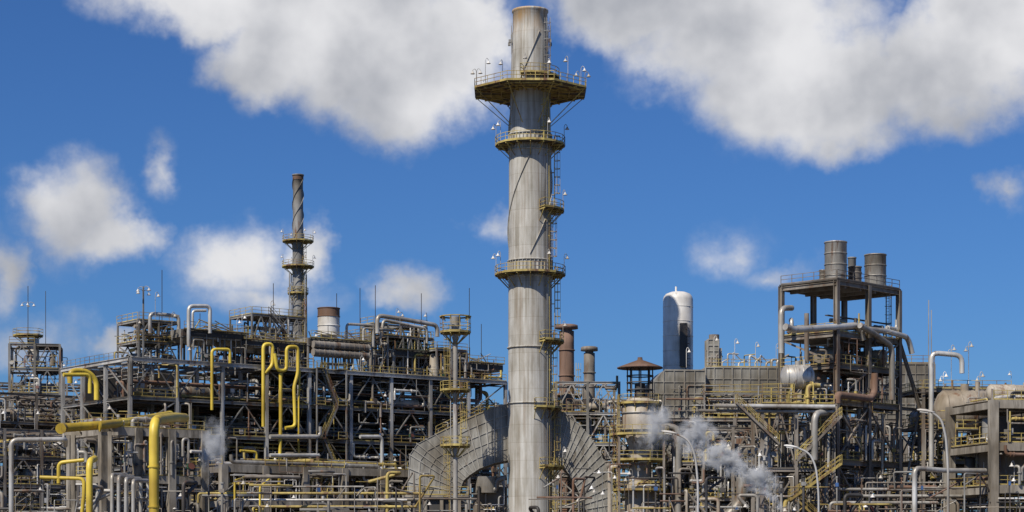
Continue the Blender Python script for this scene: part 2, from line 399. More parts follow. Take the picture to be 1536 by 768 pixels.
ch.ringplat((cx,cy),wz(412,270),2.95,4.8,0,360,GRATE,DYEL,drop=1.6,nseg=16)
ch.ringplat((cx,cy),wz(612,270),3.0,4.3,-80,60,GRATE,DYEL,drop=1.4)
for z in (218,412):
    for a in (-150,-60,0,60,180,120):
        o=Vector((math.cos(math.radians(a)),math.sin(math.radians(a)),0)); ch.bell(Vector((cx,cy,wz(z,270)))+o*4.6,o*.4,2.6)
LA=[(-25,2,700),(-10,700,612),(-28,612,512),(-8,512,412),(-30,412,316),(-12,316,218),(-55,218,140)]
for py in (316,512,700):
    ch.ringplat((cx,cy),wz(py,270),2.95,4.65,-65,25,GRATE,DYEL,drop=1.5); o=Vector((math.cos(.2),-math.sin(.2),0)); ch.bell(Vector((cx,cy,wz(py,270)))+o*4.5,o*.3,2.4)
for a,p0,p1 in LA:
    o=Vector((math.cos(math.radians(a)),math.sin(math.radians(a)),0)); z0=0 if p0==2 else wz(p0,270); z1=wz(p1,270)+1.1
    ch.ladder(Vector((cx,cy,z0))+o*(3.35),z1-z0,o,DYEL)
    z=z0+2
    while z<z1: ch.beam(Vector((cx,cy,z))+o*2.8,Vector((cx,cy,z))+o*3.35,.4,.07,DYEL); z+=3
ch.tube([(cx+2.2,cy-2.4,wz(142,270)),(cx+2.25,cy-2.45,wz(400,270)),(cx+2.35,cy-2.5,0)],.06,GREY,n=5)
ch.tube([(cx+2.5,cy-2.2,wz(142,270)),(cx+2.6,cy-2.2,0)],.05,DYEL,n=5)
ch.ladder((cx+2.1,cy-1.9,zt),9.5,(1,-.8,0),GREY); ch.tube([(cx+2.65,cy,zt),(cx+2.75,cy,zt+9)],.05,GREY,n=5)
for a in (-2.8,-.4,.3,2.9):
    ch.beam((cx+2.6*math.cos(a),cy+2.6*math.sin(a),69.5),(cx+2.6*math.cos(a),cy+2.6*math.sin(a),73.4),.06,.06,GREY)
    ch.box((cx+2.9*math.cos(a),cy+2.9*math.sin(a),70.9),(.35,.35,.4),GREY)
ch.lathe((cx,cy,0),[(4.2,0),(4.2,1.2),(3.2,1.21)],CONC,32)
ch.build()

# ============ slender chimney ============
Y2=420; x2=wx(447,Y2)
c2=MB('slender_chimney')
c2.lathe((x2,Y2,0),[(1.6,0),(1.35,40),(1.12,wz(350,Y2)),(1.05,wz(280,Y2)),(1.05,wz(264,Y2)),(1.25,wz(264,Y2)),(1.25,wz(262,Y2)),(.9,wz(262,Y2)),(.9,70)],GREY,24)
c2.cyl((x2,Y2,wz(270,Y2)),1.15,1.0,RUST,n=20,cap=False)
for hel in range(3):
    vs=[]; N_=140; za,zb=wz(480,Y2),wz(268,Y2)
    for i in range(N_+1):
        z=za+(zb-za)*i/N_; a=2*math.pi*(z-za)/13+hel*2*math.pi/3; r=1.08
        for rr,dz in ((r-.1,0),(r+.16,0),(r+.16,.06),(r-.1,.06)): vs.append((x2+rr*math.cos(a),Y2+rr*math.sin(a),z+dz))
    c2.add(vs,[(i*4+k,i*4+(k+1)%4,i*4+4+(k+1)%4,i*4+4+k) for i in range(N_) for k in range(4)],GREY)
for py,ro in ((362,3.3),(400,3.4),(440,2.2)):
    c2.ringplat((x2,Y2),wz(py,Y2),1.1,ro,0,360,GRATE,DYEL,drop=1.6,nseg=12)
for py in (362,400):
    for a in (0,120,200,300):
        o=Vector((math.cos(math.radians(a)),math.sin(math.radians(a)),0)); c2.bell(Vector((x2,Y2,wz(py,Y2)))+o*3.1,o*.4,2.2)
c2.ladder((x2+1.2,Y2-.6,20),wz(362,Y2)-20,(1,-.5,0),DYEL)
for a in (-1,1):
    for b in (-1,1): c2.beam((x2+a*1.9,Y2+b*1.9,0),(x2+a*1.6,Y2+b*1.6,wz(410,Y2)),.22,.22,GREY)
for i in range(9):
    z=30+i*3.5
    for a in (-1,1): c2.beam((x2-1.7,Y2+a*1.7,z),(x2+1.7,Y2+a*1.7,z+3.5),.12,.12,GREY); c2.beam((x2-1.7,Y2+a*1.7,z),(x2+1.7,Y2+a*1.7,z),.14,.14,GREY)
c2.build()

# ============ main left process structure ============
A=Fr(195,290,37)
ps=MB('process_structure'); ps.M=A.M
us=lin(0,68,9); vs=[0,8,16,23]; zs=[0,5,10,14.6,19.6,24.8,30.4]
frame(ps,us,vs,zs,LGREY,cw=.5,bw=.38,brace=.85,railp=.5,deckp=.97,bm=GREY)
ps.hbeam((0,-.3,30.2),(68,-.3,30.2),.4,.6,LGREY); ps.hbeam((-.3,0,30.2),(-.3,23,30.2),.4,.6,LGREY)
dress(ps,us,vs,zs,nu=10,nv=4,nz=7,ne=.9,front=2)
for i in range(9):
    r=R.choice([.16,.22,.3]); v=.8+i*.75
    for z in (24.8,19.6,14.6): ps.tube([(0+R.uniform(-1,24),v,z+.5+r),(68-R.uniform(0,25),v,z+.5+r)],r*R.uniform(.6,1.1),R.choice(PM),n=8)
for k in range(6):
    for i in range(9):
        if R.random()<.6: ps.box((us[i]+3.8,15.7,(zs[k]+zs[k+1])/2-.1),(7.0,.2,zs[k+1]-zs[k]-.9),DARK)  # dark back sheets added to make the interior read as deep shade
ps.rail([(25,-.2,30.45),(68,-.2,30.45)],DYEL); ps.rail([(-.2,0,30.45),(-.2,23,30.45)],GREY)
for i in range(3,9):
    for j in range(3): ps.box(((us[i]+us[i+1])/2,(vs[j]+vs[j+1])/2,30.45),(7.4,7.3 if j<2 else 6.3,.07),GRATE)
def aircooler(mb,u0,u1,v0,v1,z,h,m=ALU2):
    n=max(2,round((u1-u0)/4))
    for u in lin(u0,u1,n):
        for v in (v0,v1): mb.beam((u,v,z),(u,v,z+h),.25,.25,GREY)
    mb.box(((u0+u1)/2,(v0+v1)/2,z+h-.6),(u1-u0+.4,v1-v0+.4,1.2),m)
    mb.box(((u0+u1)/2,v0-.3,z+h-.6),(u1-u0,.3,.7),DARK)
    for i in range(int((u1-u0)/.8)): mb.box((u0+.4+i*.8,v0-.23,z+h-.55),(.08,.1,1.25),GREY)
    for i in range(n):
        u=u0+(u1-u0)*(i+.5)/n; mb.cyl((u,(v0+v1)/2,z+h-1.9),1.6,.7,m,r2=1.9,n=16); mb.cyl((u,(v0+v1)/2,z+h-2.5),.3,.6,DARK,n=8)
    mb.rail([(u0,v0-.9,z+h),(u1,v0-.9,z+h)],DYEL); mb.box(((u0+u1)/2,v0-.65,z+h-.03),(u1-u0,.8,.06),GRATE)
    for i in range(12): randpipe(mb,u0,u1,v0-1.2,v0,z,h,R.choice('uz'),rmax=.2)
    for i in range(6): mb.tube([(u0+R.random()*(u1-u0),v0+1,z+h),(u0+R.random()*(u1-u0),v0+1,z+h+R.uniform(.6,1.8))],.08,R.choice(PM),n=6)
def tier(mb,pa,pb,py,v0,v1,base=30.5,n=2,lv=1,**k):
    a,b=A.U(pa,v0),A.U(pb,v0); h=wz(py,A.Y((a+b)/2,v0))-base
    M0=mb.M; mb.M=mb.M@Matrix.Translation((0,0,base)); uu=lin(a,b,n); zz=lin(0,h,lv)
    frame(mb,uu,[v0,v1],zz,GREY,cw=.25,bw=.22,brace=.7,railp=1,rails_top=True,H=False,**k); dress(mb,uu,[v0,v1],zz,nu=3,nv=2,nz=4,ne=.7,front=2)
    mb.M=M0; return a,b,h+base
tier(ps,208,268,482,6,13,n=2,lv=2)
tier(ps,318,372,505,8,15,n=2,lv=1)
tier(ps,378,458,474,10,17,n=3,lv=2)
tier(ps,558,650,505,6,14,n=4,lv=1)
tier(ps,562,640,488,8,12,n=4,lv=2)
tier(ps,655,700,525,3,9,n=2,lv=1)
for pa,pb,py,v0,v1 in ((272,368,497,3,9),(462,552,510,2,9),(362,455,512,3,8),(590,700,528,6,13),(700,752,545,3,12)):
    a,b=A.U(pa,v0),A.U(pb,v0); h=wz(py,A.Y((a+b)/2,v0)); aircooler(ps,a,b,v0,v1,30.5,h-30.5)
for k,py in enumerate((516,528)):
    a,b=A.P(470,py,1.2),A.P(552,py+3,1.2); ps.tube([a,(b.x,b.y,a.z)],.55,BROWN,n=14)
    for i in range(12):
        u=a.x+(b.x-a.x)*i/11; ps.flange((u,1.2,a.z),(1,0,0),.62,BROWN,.05)
def AP(l,v=0): return [A.P(x,y,v) for x,y in l]
ps.tube(AP([(283,520),(283,459),(315,459),(315,500)],2),.30,ALU,n=10)
ps.tube(AP([(289,520),(289,466),(309,466)],3),.2,ALU,n=8)
ps.tube(AP([(225,500),(225,470),(268,474),(268,500)],4),.28,ALU,n=10)
ps.tube(AP([(566,500),(566,473),(600,478),(656,488),(656,505)],4),.36,ALU,n=10)
ps.tube(AP([(572,505),(575,480),(640,493),(640,515)],6),.26,ALU,n=8)
ps.tube(AP([(520,530),(520,486),(560,488),(560,520)],5),.22,ALU,n=8)
ps.tube(AP([(545,520),(545,492),(590,496)],5),.2,LGREY,n=8)
YP=-1.3
ps.tube(AP([(318,615),(318,524),(345,524),(345,545)],YP),.24,YEL,n=10)
ps.tube(AP([(395,640),(395,516),(409,516),(409,548),(397,560)],YP),.28,YEL,n=10)
ps.tube(AP([(412,530),(416,556),(430,556),(430,520),(447,520),(447,560),(441,580),(443,640),(428,642)],YP-.9),.28,YEL,n=10)
ps.tube(AP([(421,560),(421,640),(419,735),(408,748)],YP-.6),.28,YEL,n=10)
ps.tube(AP([(450,555),(448,600),(448,700)],YP),.14,YEL,n=8)
ps.tube(AP([(105,575),(105,556),(130,556),(145,570),(145,600)],9),.4,YEL,n=10)
ps.tube(AP([(95,562),(135,562),(135,590)],6),.3,YEL,n=10)
ps.tube(AP([(385,768),(385,678),(360,676)],-3),.2,YEL,n=8)
ps.tube(AP([(405,655),(480,655),(480,640)],-2),.36,ALU,n=10)
ps.tube(AP([(405,683),(478,683)],-2),.32,ALU,n=10)
ps.tube(AP([(540,655),(573,655),(573,760)],-3),.3,ALU,n=10)
a=A.U(484,-1.5); b=A.U(505,-1.5)
for i in range(5):
    z0=zs[i+1]; z1=zs[i+2] if i<4 else 30.4
    p,q=(a,b) if i%2 else (b,a); ps.stair((p,-1.5,z0),(q,-1.5,z1),GREY,rm=DYEL)
    for e in (a-.7,b+.7): ps.box((e,-1.2,z1),(1.6,2,.08),GRATE); ps.rail([(e-.8,-2.2,z1+.04),(e+.8,-2.2,z1+.04)],DYEL)
for v_,e in ((-2.1,a-1.4),(-2.1,b+1.4)): ps.beam((e,v_,0),(e,v_,30.4),.2,.2,GREY)
ps.stair(A.P(372,540,6),A.P(402,490,6),DARK); ps.stair(A.P(430,500,8),A.P(405,470,8),GREY)
for px,py,v in ((243,405,5),(410,425,9),(540,432,5),(563,428,7),(632,440,6),(704,432,5),(722,486,5),(300,470,8),(505,440,8)):
    p=A.P(px,py,v); ps.beam((p.x,p.y,30),p,.08,.08,DARK)
p=A.P(215,440,3); ps.beam((p.x,p.y,25),(p.x,p.y,p.z+1),.2,.2,GREY)
for a in range(4): ps.bell((p.x,p.y,p.z-.6+.5*(a%2)),Vector((math.cos(a*1.6+.3),math.sin(a*1.6+.3),0))*1.1,.9)
for px,py in ((205,480),(233,440),(363,473),(355,480),(258,470),(470,500),(600,470),(676,520),(715,545)):
    p=A.P(px,py,3); ps.bell((p.x,p.y,p.z-4),(.5,0,0),4)
ps.build()

dr=MB('rust_topped_drum'); dr.M=A.M; p=A.P(493,503,5); rr=16.5*A.Y(p.x,5)/F; hh=(503-462)*A.Y(p.x,5)/F
dr.cyl((p.x,p.y,p.z),rr,hh*.68,WHITE,n=28); dr.cyl((p.x,p.y,p.z+hh*.68),rr+.01,hh*.32,RUST,n=28); dr.cyl((p.x,p.y,p.z-.6),rr*.75,.6,GREY,n=20)
for k in (.0,.34,.68,.98): dr.lathe((p.x,p.y,p.z+hh*k),[(rr,-.08),(rr+.09,-.06),(rr+.09,.06),(rr,.08)],WHITE if k<.6 else RUST,28)
for a in range(4): dr.beam((p.x+rr*.7*math.cos(a*1.57+.5),p.y+rr*.7*math.sin(a*1.57+.5),30),(p.x+rr*.7*math.cos(a*1.57+.5),p.y+rr*.7*math.sin(a*1.57+.5),p.z-.4),.2,.2,GREY)
dr.build()

Yc=262; xc=wx(683,Yc)
mc=MB('access_column'); mc.cyl((xc,Yc,0),.32,wz(505,Yc),LGREY,n=14); mc.cyl((xc,Yc,wz(505,Yc)),.32,2.6,LGREY,r2=.7,n=14)
mc.ringplat((xc,Yc),wz(498,Yc),.3,2.05,0,360,GRATE,DYEL,drop=1.4,nseg=10); mc.ringplat((xc,Yc),wz(474,Yc),1.7,2.1,0,360,GRATE,DYEL,drop=.3,nseg=10,rails=False)
for a in range(10):
    t=a*math.pi/5; mc.beam((xc+2*math.cos(t),Yc+2*math.sin(t),wz(498,Yc)),(xc+2*math.cos(t),Yc+2*math.sin(t),wz(474,Yc)),.06,.06,DYEL)
for py in (585,668): mc.ringplat((xc,Yc),wz(py,Yc),.4,2.0,0,360,GRATE,DYEL,drop=1.3,nseg=10)
for i,(a,b) in enumerate(((770,668),(668,585),(585,498))):
    mc.ladder((xc+(.75 if i%2 else -.75),Yc-.3,wz(a,Yc)),wz(b,Yc)-wz(a,Yc)+1,(1 if i%2 else -1,-.3,0),DYEL)
mc.ladder((xc+.75,Yc-.3,0),wz(770,Yc),(1,0,0),DYEL)
mc.tube([(xc-.6,Yc-.3,0),(xc-.6,Yc-.3,wz(500,Yc))],.07,ALU,n=6)
mc.build()

# ============ background structures ============
def simple_struct(name,px,Y,deg,L,Wd,pytop,nu,nlev,m,bm=None,**k):
    f=Fr(px,Y,deg); mb=MB(name); mb.M=f.M; top=wz(pytop,Y); uu=lin(0,L,nu); vv=lin(0,Wd,max(1,int(Wd/7))); zz=lin(0,top,nlev)
    fk={q:k[q] for q in k if q in('brace','railp','deckp','H','cw','bw','railm','rails_top','conc')}; dk={q:k[q] for q in k if q in('nu_','nv','nz','ne','front','pm')}
    if 'nu_' in dk: dk['nu']=dk.pop('nu_')
    frame(mb,uu,vv,zz,m,bm=bm,**fk); dress(mb,uu,vv,zz,**dk); return mb,f
mb,f=simple_struct('lattice_tower',14,345,10,8.5,7,515,2,9,GREY,brace=.9,railp=.8,rails_top=True,nz=3,ne=.3)
p=f.P(42,455,3)
for a in (0,1,2,3): mb.bell((p.x,p.y,p.z-1),Vector((math.cos(a*1.57),math.sin(a*1.57),0))*1.0,1)
mb.beam((p.x,p.y,wz(515,345)),(p.x,p.y,wz(425,345)),.12,.12,DARK); mb.beam((p.x+3,p.y,wz(515,345)),(p.x+3,p.y,wz(432,345)),.1,.1,DARK)
mb.ringplat((p.x,p.y),wz(500,345),.2,2.6,0,360,GRATE,DYEL,nseg=8); mb.cyl((p.x+1,p.y,wz(540,345)),.9,4,WHITE,n=14)
mb.build()
mb,f=simple_struct('pipe_rack',-60,320,37,26,12,585,4,6,BROWN,brace=.6,railp=.8,nu_=9,nz=6,nv=3); 
for q in ((45,560),(92,545),(70,572),(20,590)): p=f.P(q[0],q[1],4); mb.bell((p.x,p.y,p.z-5),(.5,0,0),5)
mb.build()
mb,f=simple_struct('pipe_rack',-40,385,20,62,14,572,7,6,BROWN,brace=.6,railp=.7,nu_=5,nz=3,ne=.8); mb.build()
mb,f=simple_struct('pipe_rack',250,395,10,75,14,600,9,6,DARK,brace=.6,railp=.5,nu_=5,nz=3,ne=.9); mb.build()
mb,f=simple_struct('pipe_rack',770,360,-4,66,14,600,8,6,BROWN,brace=.6,railp=.6,nu_=6,nz=4,ne=.9); mb.build()
mb,f=simple_struct('pipe_rack',1290,350,5,40,14,578,5,6,BROWN,brace=.6,railp=.6,nu_=6,nz=4,ne=.9); mb.build()
mb,f=simple_struct('pipe_rack',-50,268,37,16,10,640,3,5,BROWN,brace=.6,railp=.6,nu_=8,nz=7,ne=.9); mb.build()

# ============ front concrete racks ============
def concrete_rack(name,px,Y,deg,L,Wd,pytop,nu,lev,**k):
    f=Fr(px,Y,deg); mb=MB(name); mb.M=f.M; top=wz(pytop,Y); uu=lin(0,L,nu); vv=[0,Wd]; zz=lin(0,top,lev)
    frame(mb,uu,vv,zz,CONC,cw=.95,bw=.8,H=False,brace=0,deckp=.75,railp=.7,conc=True,rails_top=True)
    dress(mb,uu,vv,zz,nu=9,nv=4,nz=8,ne=.9,front=5)
    M0=mb.M; mb.M=mb.M@Matrix.Translation((0,0,top)); 
    for _ in range(18): randpipe(mb,0,L,0,Wd,0,1.6,R.choice('uv'))
    mb.M=M0; return mb,f
mb,f=concrete_rack('concrete_pipe_rack',155,240,37,13.5,9,640,3,3)
for i in range(8): a=f.U(238,4)+i*1.0; mb.tube([(a,4,0),(a,4,wz(700,240)),(a+.3,7,wz(690,240))],.16,R.choice(PM))
mb.rail([(0,4,18),(13,4,18)],DYEL)
mb.build()
mb,f=concrete_rack('concrete_pipe_rack',335,262,37,31,9,697,5,3); mb.build()
mb,f=concrete_rack('concrete_pipe_rack',1490,236,12,14,12,600,2,4)
mb.hvessel((7,6,wz(585,236)+.2),9,1.0,CREAM,0)
mb.box((7,5.8,wz(640,236)),(10,5,3),DARK); mb.box((7,5.8,wz(700,236)),(10,5,4),BROWN); mb.build()

yp=MB('yellow_gas_pipeline')
yp.tube([W(94,642,232),W(150,638,236),W(200,632,246),W(255,622,262)],.52,YEL,n=16)
yp.tube([W(94,642,232),W(91,643,231)],.62,YEL,n=16)
yp.tube([Vector((wx(231,222),222,0)),W(231,630,222),W(262,626,232),W(277,627,240)],.56,YEL,n=16,bend=1.8)
for py in (700,760): p=W(231,py,222); yp.flange(p,(0,0,1),.68,YEL,.1)
for px in (120,150): p=W(px,640,234.5); yp.flange(p,(1,.4,0),.62,YEL,.07)
for px in (110,165): p=W(px,641,235); yp.beam((p.x,p.y,0),(p.x,p.y,p.z-.5),.45,.45,CONC); yp.beam((p.x-1,p.y,p.z-.75),(p.x+1,p.y,p.z-.75),.4,.4,CONC)
yp.build()
yp=MB('yellow_pipe_manifold')
yp.tube([W(134,800,225),W(134,692,225),W(142,688,228)],.38,YEL,n=12)
yp.tube([W(88,725,228),W(88,694,228),W(126,690,228)],.22,YEL,n=10)
yp.tube([W(60,716,228),W(126,718,228),W(126,740,228),W(120,800,228)],.22,YEL,n=10)
for x in (352,390): yp.tube([W(x,800,240),W(x,715+(x%7)*3,240),W(x+18,715,244)],.13,YEL,n=8)
yp.build()
def clutter(mb,x0,x1,n,Y0,Y1,ptop=695,PMX=None):
    for i in range(n):
        x=R.uniform(x0,x1); y=ptop+70*R.random()**.7; Y=R.uniform(Y0,Y1); m=R.choice(PMX or PM); r=R.choice([.05,.06,.08,.1,.12,.16,.22])
        h=wz(y,Y); X=wx(x,Y); k=R.random()
        if k<.45: mb.tube([(X,Y,0),(X,Y,h),(X+R.uniform(-2.5,2.5),Y+R.uniform(0,2),h),(X+R.uniform(-2.5,2.5),Y+R.uniform(0,2),h-R.uniform(.6,4))],r,m)
        elif k<.7: mb.tube([(X,Y,h),(X+R.uniform(1.5,7),Y,h),(X+R.uniform(1.5,7),Y+2,h)],r,m)
        elif k<.85:
            mb.tube([(X,Y,0),(X,Y,h)],r,m); mb.flange((X,Y,h),(0,0,1),r*1.8,m,.08); mb.box((X,Y,h-.9),(r*3+.1,r*3+.1,.45),R.choice([GREY,DARK,BLUE,BROWN]))
        else: mb.bell((X,Y,0),(R.choice([-.4,.4]),0,0),h,GREY)
sp=MB('insulated_pipe_bank')
sp.tube([Vector((wx(17,226),226,0)),W(17,660,226),W(98,659,228),W(98,668,232)],.28,ALU,n=10)
for i,x in enumerate((168,178,189,200)): sp.tube([W(x,800,226-i),W(x,712+i*3,226-i),W(x+12,712+i*3,231),W(x+22,712+i*3,236),W(x+22,800,236)],.22,ALU,n=10)
clutter(sp,0,640,120,228,256,704,[ALU,ALU2,ALU2,GREY,BROWN,BROWN,DYEL,GREY,DARK,GREY,DARK])
for i in range(4):
    y=730+i*10; Y=250-i*4.0; a=R.uniform(290,420)
    sp.tube([W(a,y+14,Y),W(a,y,Y),W(R.uniform(480,640),y,Y)],R.choice([.12,.16,.24]),R.choice([ALU2,BROWN,DYEL,ALU]))
sp.build()

# ============ flue gas duct ============
def duct(mb,outer,inner,y0,y1,m=PANEL,rm=RIB,nl=5,sub=3):
    def ref(l):
        o=[]
        for a,b in zip(l,l[1:]):
            for i in range(sub): o.append(Vector(a).lerp(Vector(b),i/sub))
        o.append(Vector(l[-1])); return o
    O=ref(outer); I=ref(inner); n=len(O); vs=[]
    for o,i in zip(O,I):
        vs+=[(o.x,y0,o.y),(i.x,y0,i.y),(i.x,y1,i.y),(o.x,y1,o.y)]
    fs=[]
    for k in range(n-1):
        a=k*4; b=a+4
        for j in range(4): fs.append((a+j,a+(j+1)%4,b+(j+1)%4,b+j))
    fs+=[(0,3,2,1),((n-1)*4,(n-1)*4+1,(n-1)*4+2,(n-1)*4+3)]
    mb.add(vs,fs,m)
    for k in range(n):
        o,i=O[k],I[k]; d=(o-i).normalized()*.12
        mb.beam((o.x,y0-.06,o.y),(i.x,y0-.06,i.y),.14,.12,rm)
        mb.beam((o.x+d.x,y0,o.y+d.y),(o.x+d.x,y1,o.y+d.y),.14,.14,rm)
    for t in [j/nl for j in range(nl+1)]:
        for k in range(n-1):
            p=O[k].lerp(I[k],t); q=O[k+1].lerp(I[k+1],t); mb.beam((p.x,y0-.05,p.y),(q.x,y0-.05,q.y),.1,.07,rm)
    for j in range(1,5):
        y=y0+(y1-y0)*j/5
        for k in range(n-1):
            d=(O[k]-I[k]).normalized()*.06; mb.beam((O[k].x+d.x,y,O[k].y+d.y),(O[k+1].x+d.x,y,O[k+1].y+d.y),.09,.07,rm)
D=274
def dd(l): return [(wx(x,D),wz(y,D)) for x,y in l]
du=MB('flue_gas_duct')
duct(du,dd([(772,606),(742,614),(700,632),(655,654)]),dd([(772,690),(742,696),(720,704),(705,714)]),D-3.6,D+4.4)
duct(du,dd([(655,654),(628,668),(617,684)]),dd([(705,714),(696,722),(692,732)]),D-3.602,D+4.4,sub=2)
duct(du,dd([(617,684),(613,744)]),dd([(692,732),(690,744)]),D-3.604,D+4.4,nl=5)
duct(du,dd([(822,610),(845,622),(868,640),(888,664),(905,695),(917,730),(925,770),(928,850)]),dd([(822,686),(832,690),(843,700),(853,713),(863,730),(872,750),(880,772),(884,850)]),D-3.6,D+4.4)
du.box((wx(651,D),D,wz(790,D)),(6.8,7.4,(790-748)*2*D/F),DARK)
for x in (616,640,664,690):
    du.beam((wx(x,D),D-3.9,0),(wx(x,D),D-3.9,wz(748,D)),.45,.45,CONC)
du.beam((wx(606,D),D-4,wz(747,D)),(wx(704,D),D-4,wz(747,D)),.5,.5,CONC)
du.rail([(wx(606,D),D-4.6,wz(746,D)+.2),(wx(704,D),D-4.6,wz(746,D)+.2)],DYEL)
du.rail([(a,D-3.5,b) for a,b in dd([(742,614),(700,632),(655,654)])],DYEL)
du.box((wx(735,D),D+1,wz(770,D)),(4.6,5,(800-722)*D/F),BROWN); du.cyl((wx(730,D),D-2.2,wz(740,D)),1.5,2.2,ALU2,n=20)
du.tube([W(715,735,D-3),W(745,735,D-3),W(745,720,D-3),W(760,716,D-3)],.35,ALU2,n=12)
for _ in range(26): randpipe(du,wx(700,D),wx(765,D),D-4,D-2,0,wz(712,D),R.choice('zu'),rmax=.2)
du.build()

Yv=262; xv=wx(960,Yv)
vt=MB('vent_tower')
vt.lathe((xv,Yv,0),[(.3,wz(536,Yv)),(.35,wz(540,Yv)),(3.0,wz(551,Yv)),(3.0,wz(553,Yv)),(.3,wz(548,Yv))],RUST,16)
for a in range(8):
    t=a*math.pi/4; vt.beam((xv+1.65*math.cos(t),Yv+1.65*math.sin(t),wz(600,Yv)),(xv+1.65*math.cos(t),Yv+1.65*math.sin(t),wz(548,Yv)),.16,.16,DARK)
for py in (565,575,586): vt.lathe((xv,Yv,wz(py,Yv)),[(1.6,0),(1.78,0),(1.78,.15),(1.6,.15),(1.6,0)],DARK,16)
vt.cyl((xv,Yv,wz(600,Yv)),.7,2.2,DARK,n=16)
vt.lathe((xv,Yv,0),[(1.7,wz(598,Yv)),(1.9,wz(602,Yv)),(2.4,wz(604,Yv)),(2.4,wz(645,Yv)),(1.5,wz(668,Yv)),(1.5,wz(720,Yv)),(2.0,wz(730,Yv)),(2.0,0)],CREAM,24)
for py in (604,620,645): vt.lathe((xv,Yv,wz(py,Yv)),[(2.4,-.1),(2.55,-.08),(2.55,.08),(2.4,.1)],ALU2,24)
for py,r in ((605,2.9),(652,4.0),(690,3.6),(735,3.8)): vt.ringplat((xv,Yv),wz(py,Yv),1.5 if py>660 else 2.35,r,0,360,GRATE,DYEL,drop=1.2,nseg=10)
for a in (-.6,.6,2.5,-2.5):
    vt.beam((xv+3.6*math.cos(a),Yv+3.6*math.sin(a),0),(xv+3.6*math.cos(a),Yv+3.6*math.sin(a),wz(652,Yv)),.3,.3,BROWN)
vt.ladder((xv-2.9,Yv-1,0),wz(605,Yv)+1,(-1,-.4,0),DYEL); vt.ladder((xv+2.9,Yv-1,wz(735,Yv)),8,(1,-.4,0),DYEL)
vt.tube([(xv+2.6,Yv,wz(640,Yv)),(xv+5,Yv,wz(640,Yv)),(xv+5,Yv,5)],.45,ALU2,n=12)
vt.tube([(xv-1.5,Yv-1,wz(700,Yv)),(xv-4,Yv-1,wz(700,Yv)),(xv-4,Yv-1,4)],.3,CREAM,n=12)
for _ in range(45): randpipe(vt,xv-5,xv+5,Yv-3,Yv+3,R.choice([1,5,9,12]),4,R.choice('zu'),rmax=.2)
vt.build()

for px,py,r,Y,hat in ((850,487,1.15,312,0),(884,520,.85,306,1)):
    st=MB('rusty_stack'); x=wx(px,Y); z=wz(py,Y); SM=RUST if hat==0 else BROWN
    st.lathe((x,Y,0),[(r*1.1,0),(r,z-3),(r,z-1.0),(r*.75,z-.95),(r*.75,z-.7),(r*1.55,z-.65),(r*1.5,z-.1),(r*1.2,z),(.01,z+.1)],SM,24)
    for k in (4,8,12): st.lathe((x,Y,z-k),[(r,-.1),(r+.15,-.08),(r+.15,.08),(r,.1)],SM,24)
    st.ringplat((x,Y),z-11,r,r+1.3,0,360,GRATE,DYEL,drop=1,nseg=10); st.ladder((x+r+.3,Y-.3,2),z-8,(1,0,0),DYEL)
    st.build()
mb,f=simple_struct('steel_gantry',834,300,3,9.5,7,572,2,6,GREY,bm=LGREY,brace=.9,railp=.8,nz=5); mb.build()

# ============ right side ============
Yw=300; vw=MB('vertical_storage_vessel'); xw=wx(1017,Yw); vw.vvessel((xw,Yw,0),wz(437,Yw),2.25,WHITE,n=36)
vw.box((xw+.6,Yw-2.6,wz(520,Yw)),(1.1,1.0,6.4),DARK); vw.ladder((xw+1.2,Yw-2.6,10),wz(490,Yw)-10,(0,-1,0),DARK); vw.tube([(xw-.3,Yw,wz(437,Yw)-.3),(xw-.3,Yw,wz(430,Yw))],.15,WHITE,n=8)
vw.build()
def ribbox(mb,x0,x1,y0,y1,z0,z1,m=PANEL,sx=1.35,sz=1.55,cham=0):
    pts=[(x0,z0),(x1,z0),(x1,z1),(x0+cham,z1),(x0,z1-cham)] if cham else [(x0,z0),(x1,z0),(x1,z1),(x0,z1)]
    n=len(pts); vs=[(x,y0,z) for x,z in pts]+[(x,y1,z) for x,z in pts]
    mb.add(vs,[tuple(range(n)),tuple(range(2*n-1,n-1,-1))]+[(i,i+n,(i+1)%n+n,(i+1)%n) for i in range(n)],m)
    k=max(1,round((x1-x0)/sx))
    for i in range(k+1):
        x=x0+(x1-x0)*i/k; zt=z1 if x>=x0+cham else z1-cham+(x-x0); w=.2 if i%3==0 else .1
        mb.box((x,y0-.07,(z0+zt)/2),(w,.16,zt-z0+.02),RIB)
    k=max(1,round((z1-z0)/sz))
    for i in range(k+1):
        z=z0+(z1-z0)*i/k; xs=x0 if z<=z1-cham else x0+cham-(z1-z)
        mb.box(((xs+x1)/2,y0-.05,z),(x1-xs+.02,.13,.12 if i%2 else .2),RIB)
    k=max(1,round((y1-y0)/sx))
    for i in range(k+1):
        y=y0+(y1-y0)*i/k
        for x,s in ((x0,-1),(x1,1)): mb.box((x+s*.05,y,(z0+z1-cham)/2),(.12,.14,z1-z0-cham),RIB)
B=Fr(980,284,4); bo=MB('boiler_house'); bo.M=B.M
ribbox(bo,0,7.4,0,10,wz(626,284),wz(555,284),cham=1.6)
ribbox(bo,7.7,19.3,1.5,12,wz(618,284),wz(549,284))
ribbox(bo,33,41.5,3,14,wz(632,284),wz(540,284))
ribbox(bo,1.5,18,2.5,10,wz(680,284),wz(627,284))
bo.rail([(7.8,1.6,wz(549,284)+.1),(19,1.6,wz(549,284)+.1)],DYEL); bo.rail([(33,3,wz(540,284)+.1),(41.5,3,wz(540,284)+.1)],DYEL)
bo.box((9.6,4,wz(540,284)),(1.6,1.6,4.2),ALU2); bo.cyl((9.4,4,wz(520,284)),.75,2.2,BROWN,n=14)
ribbox(bo,8.3,9.9,3,5,wz(549,284),wz(505,284),sx=.8,sz=.8)
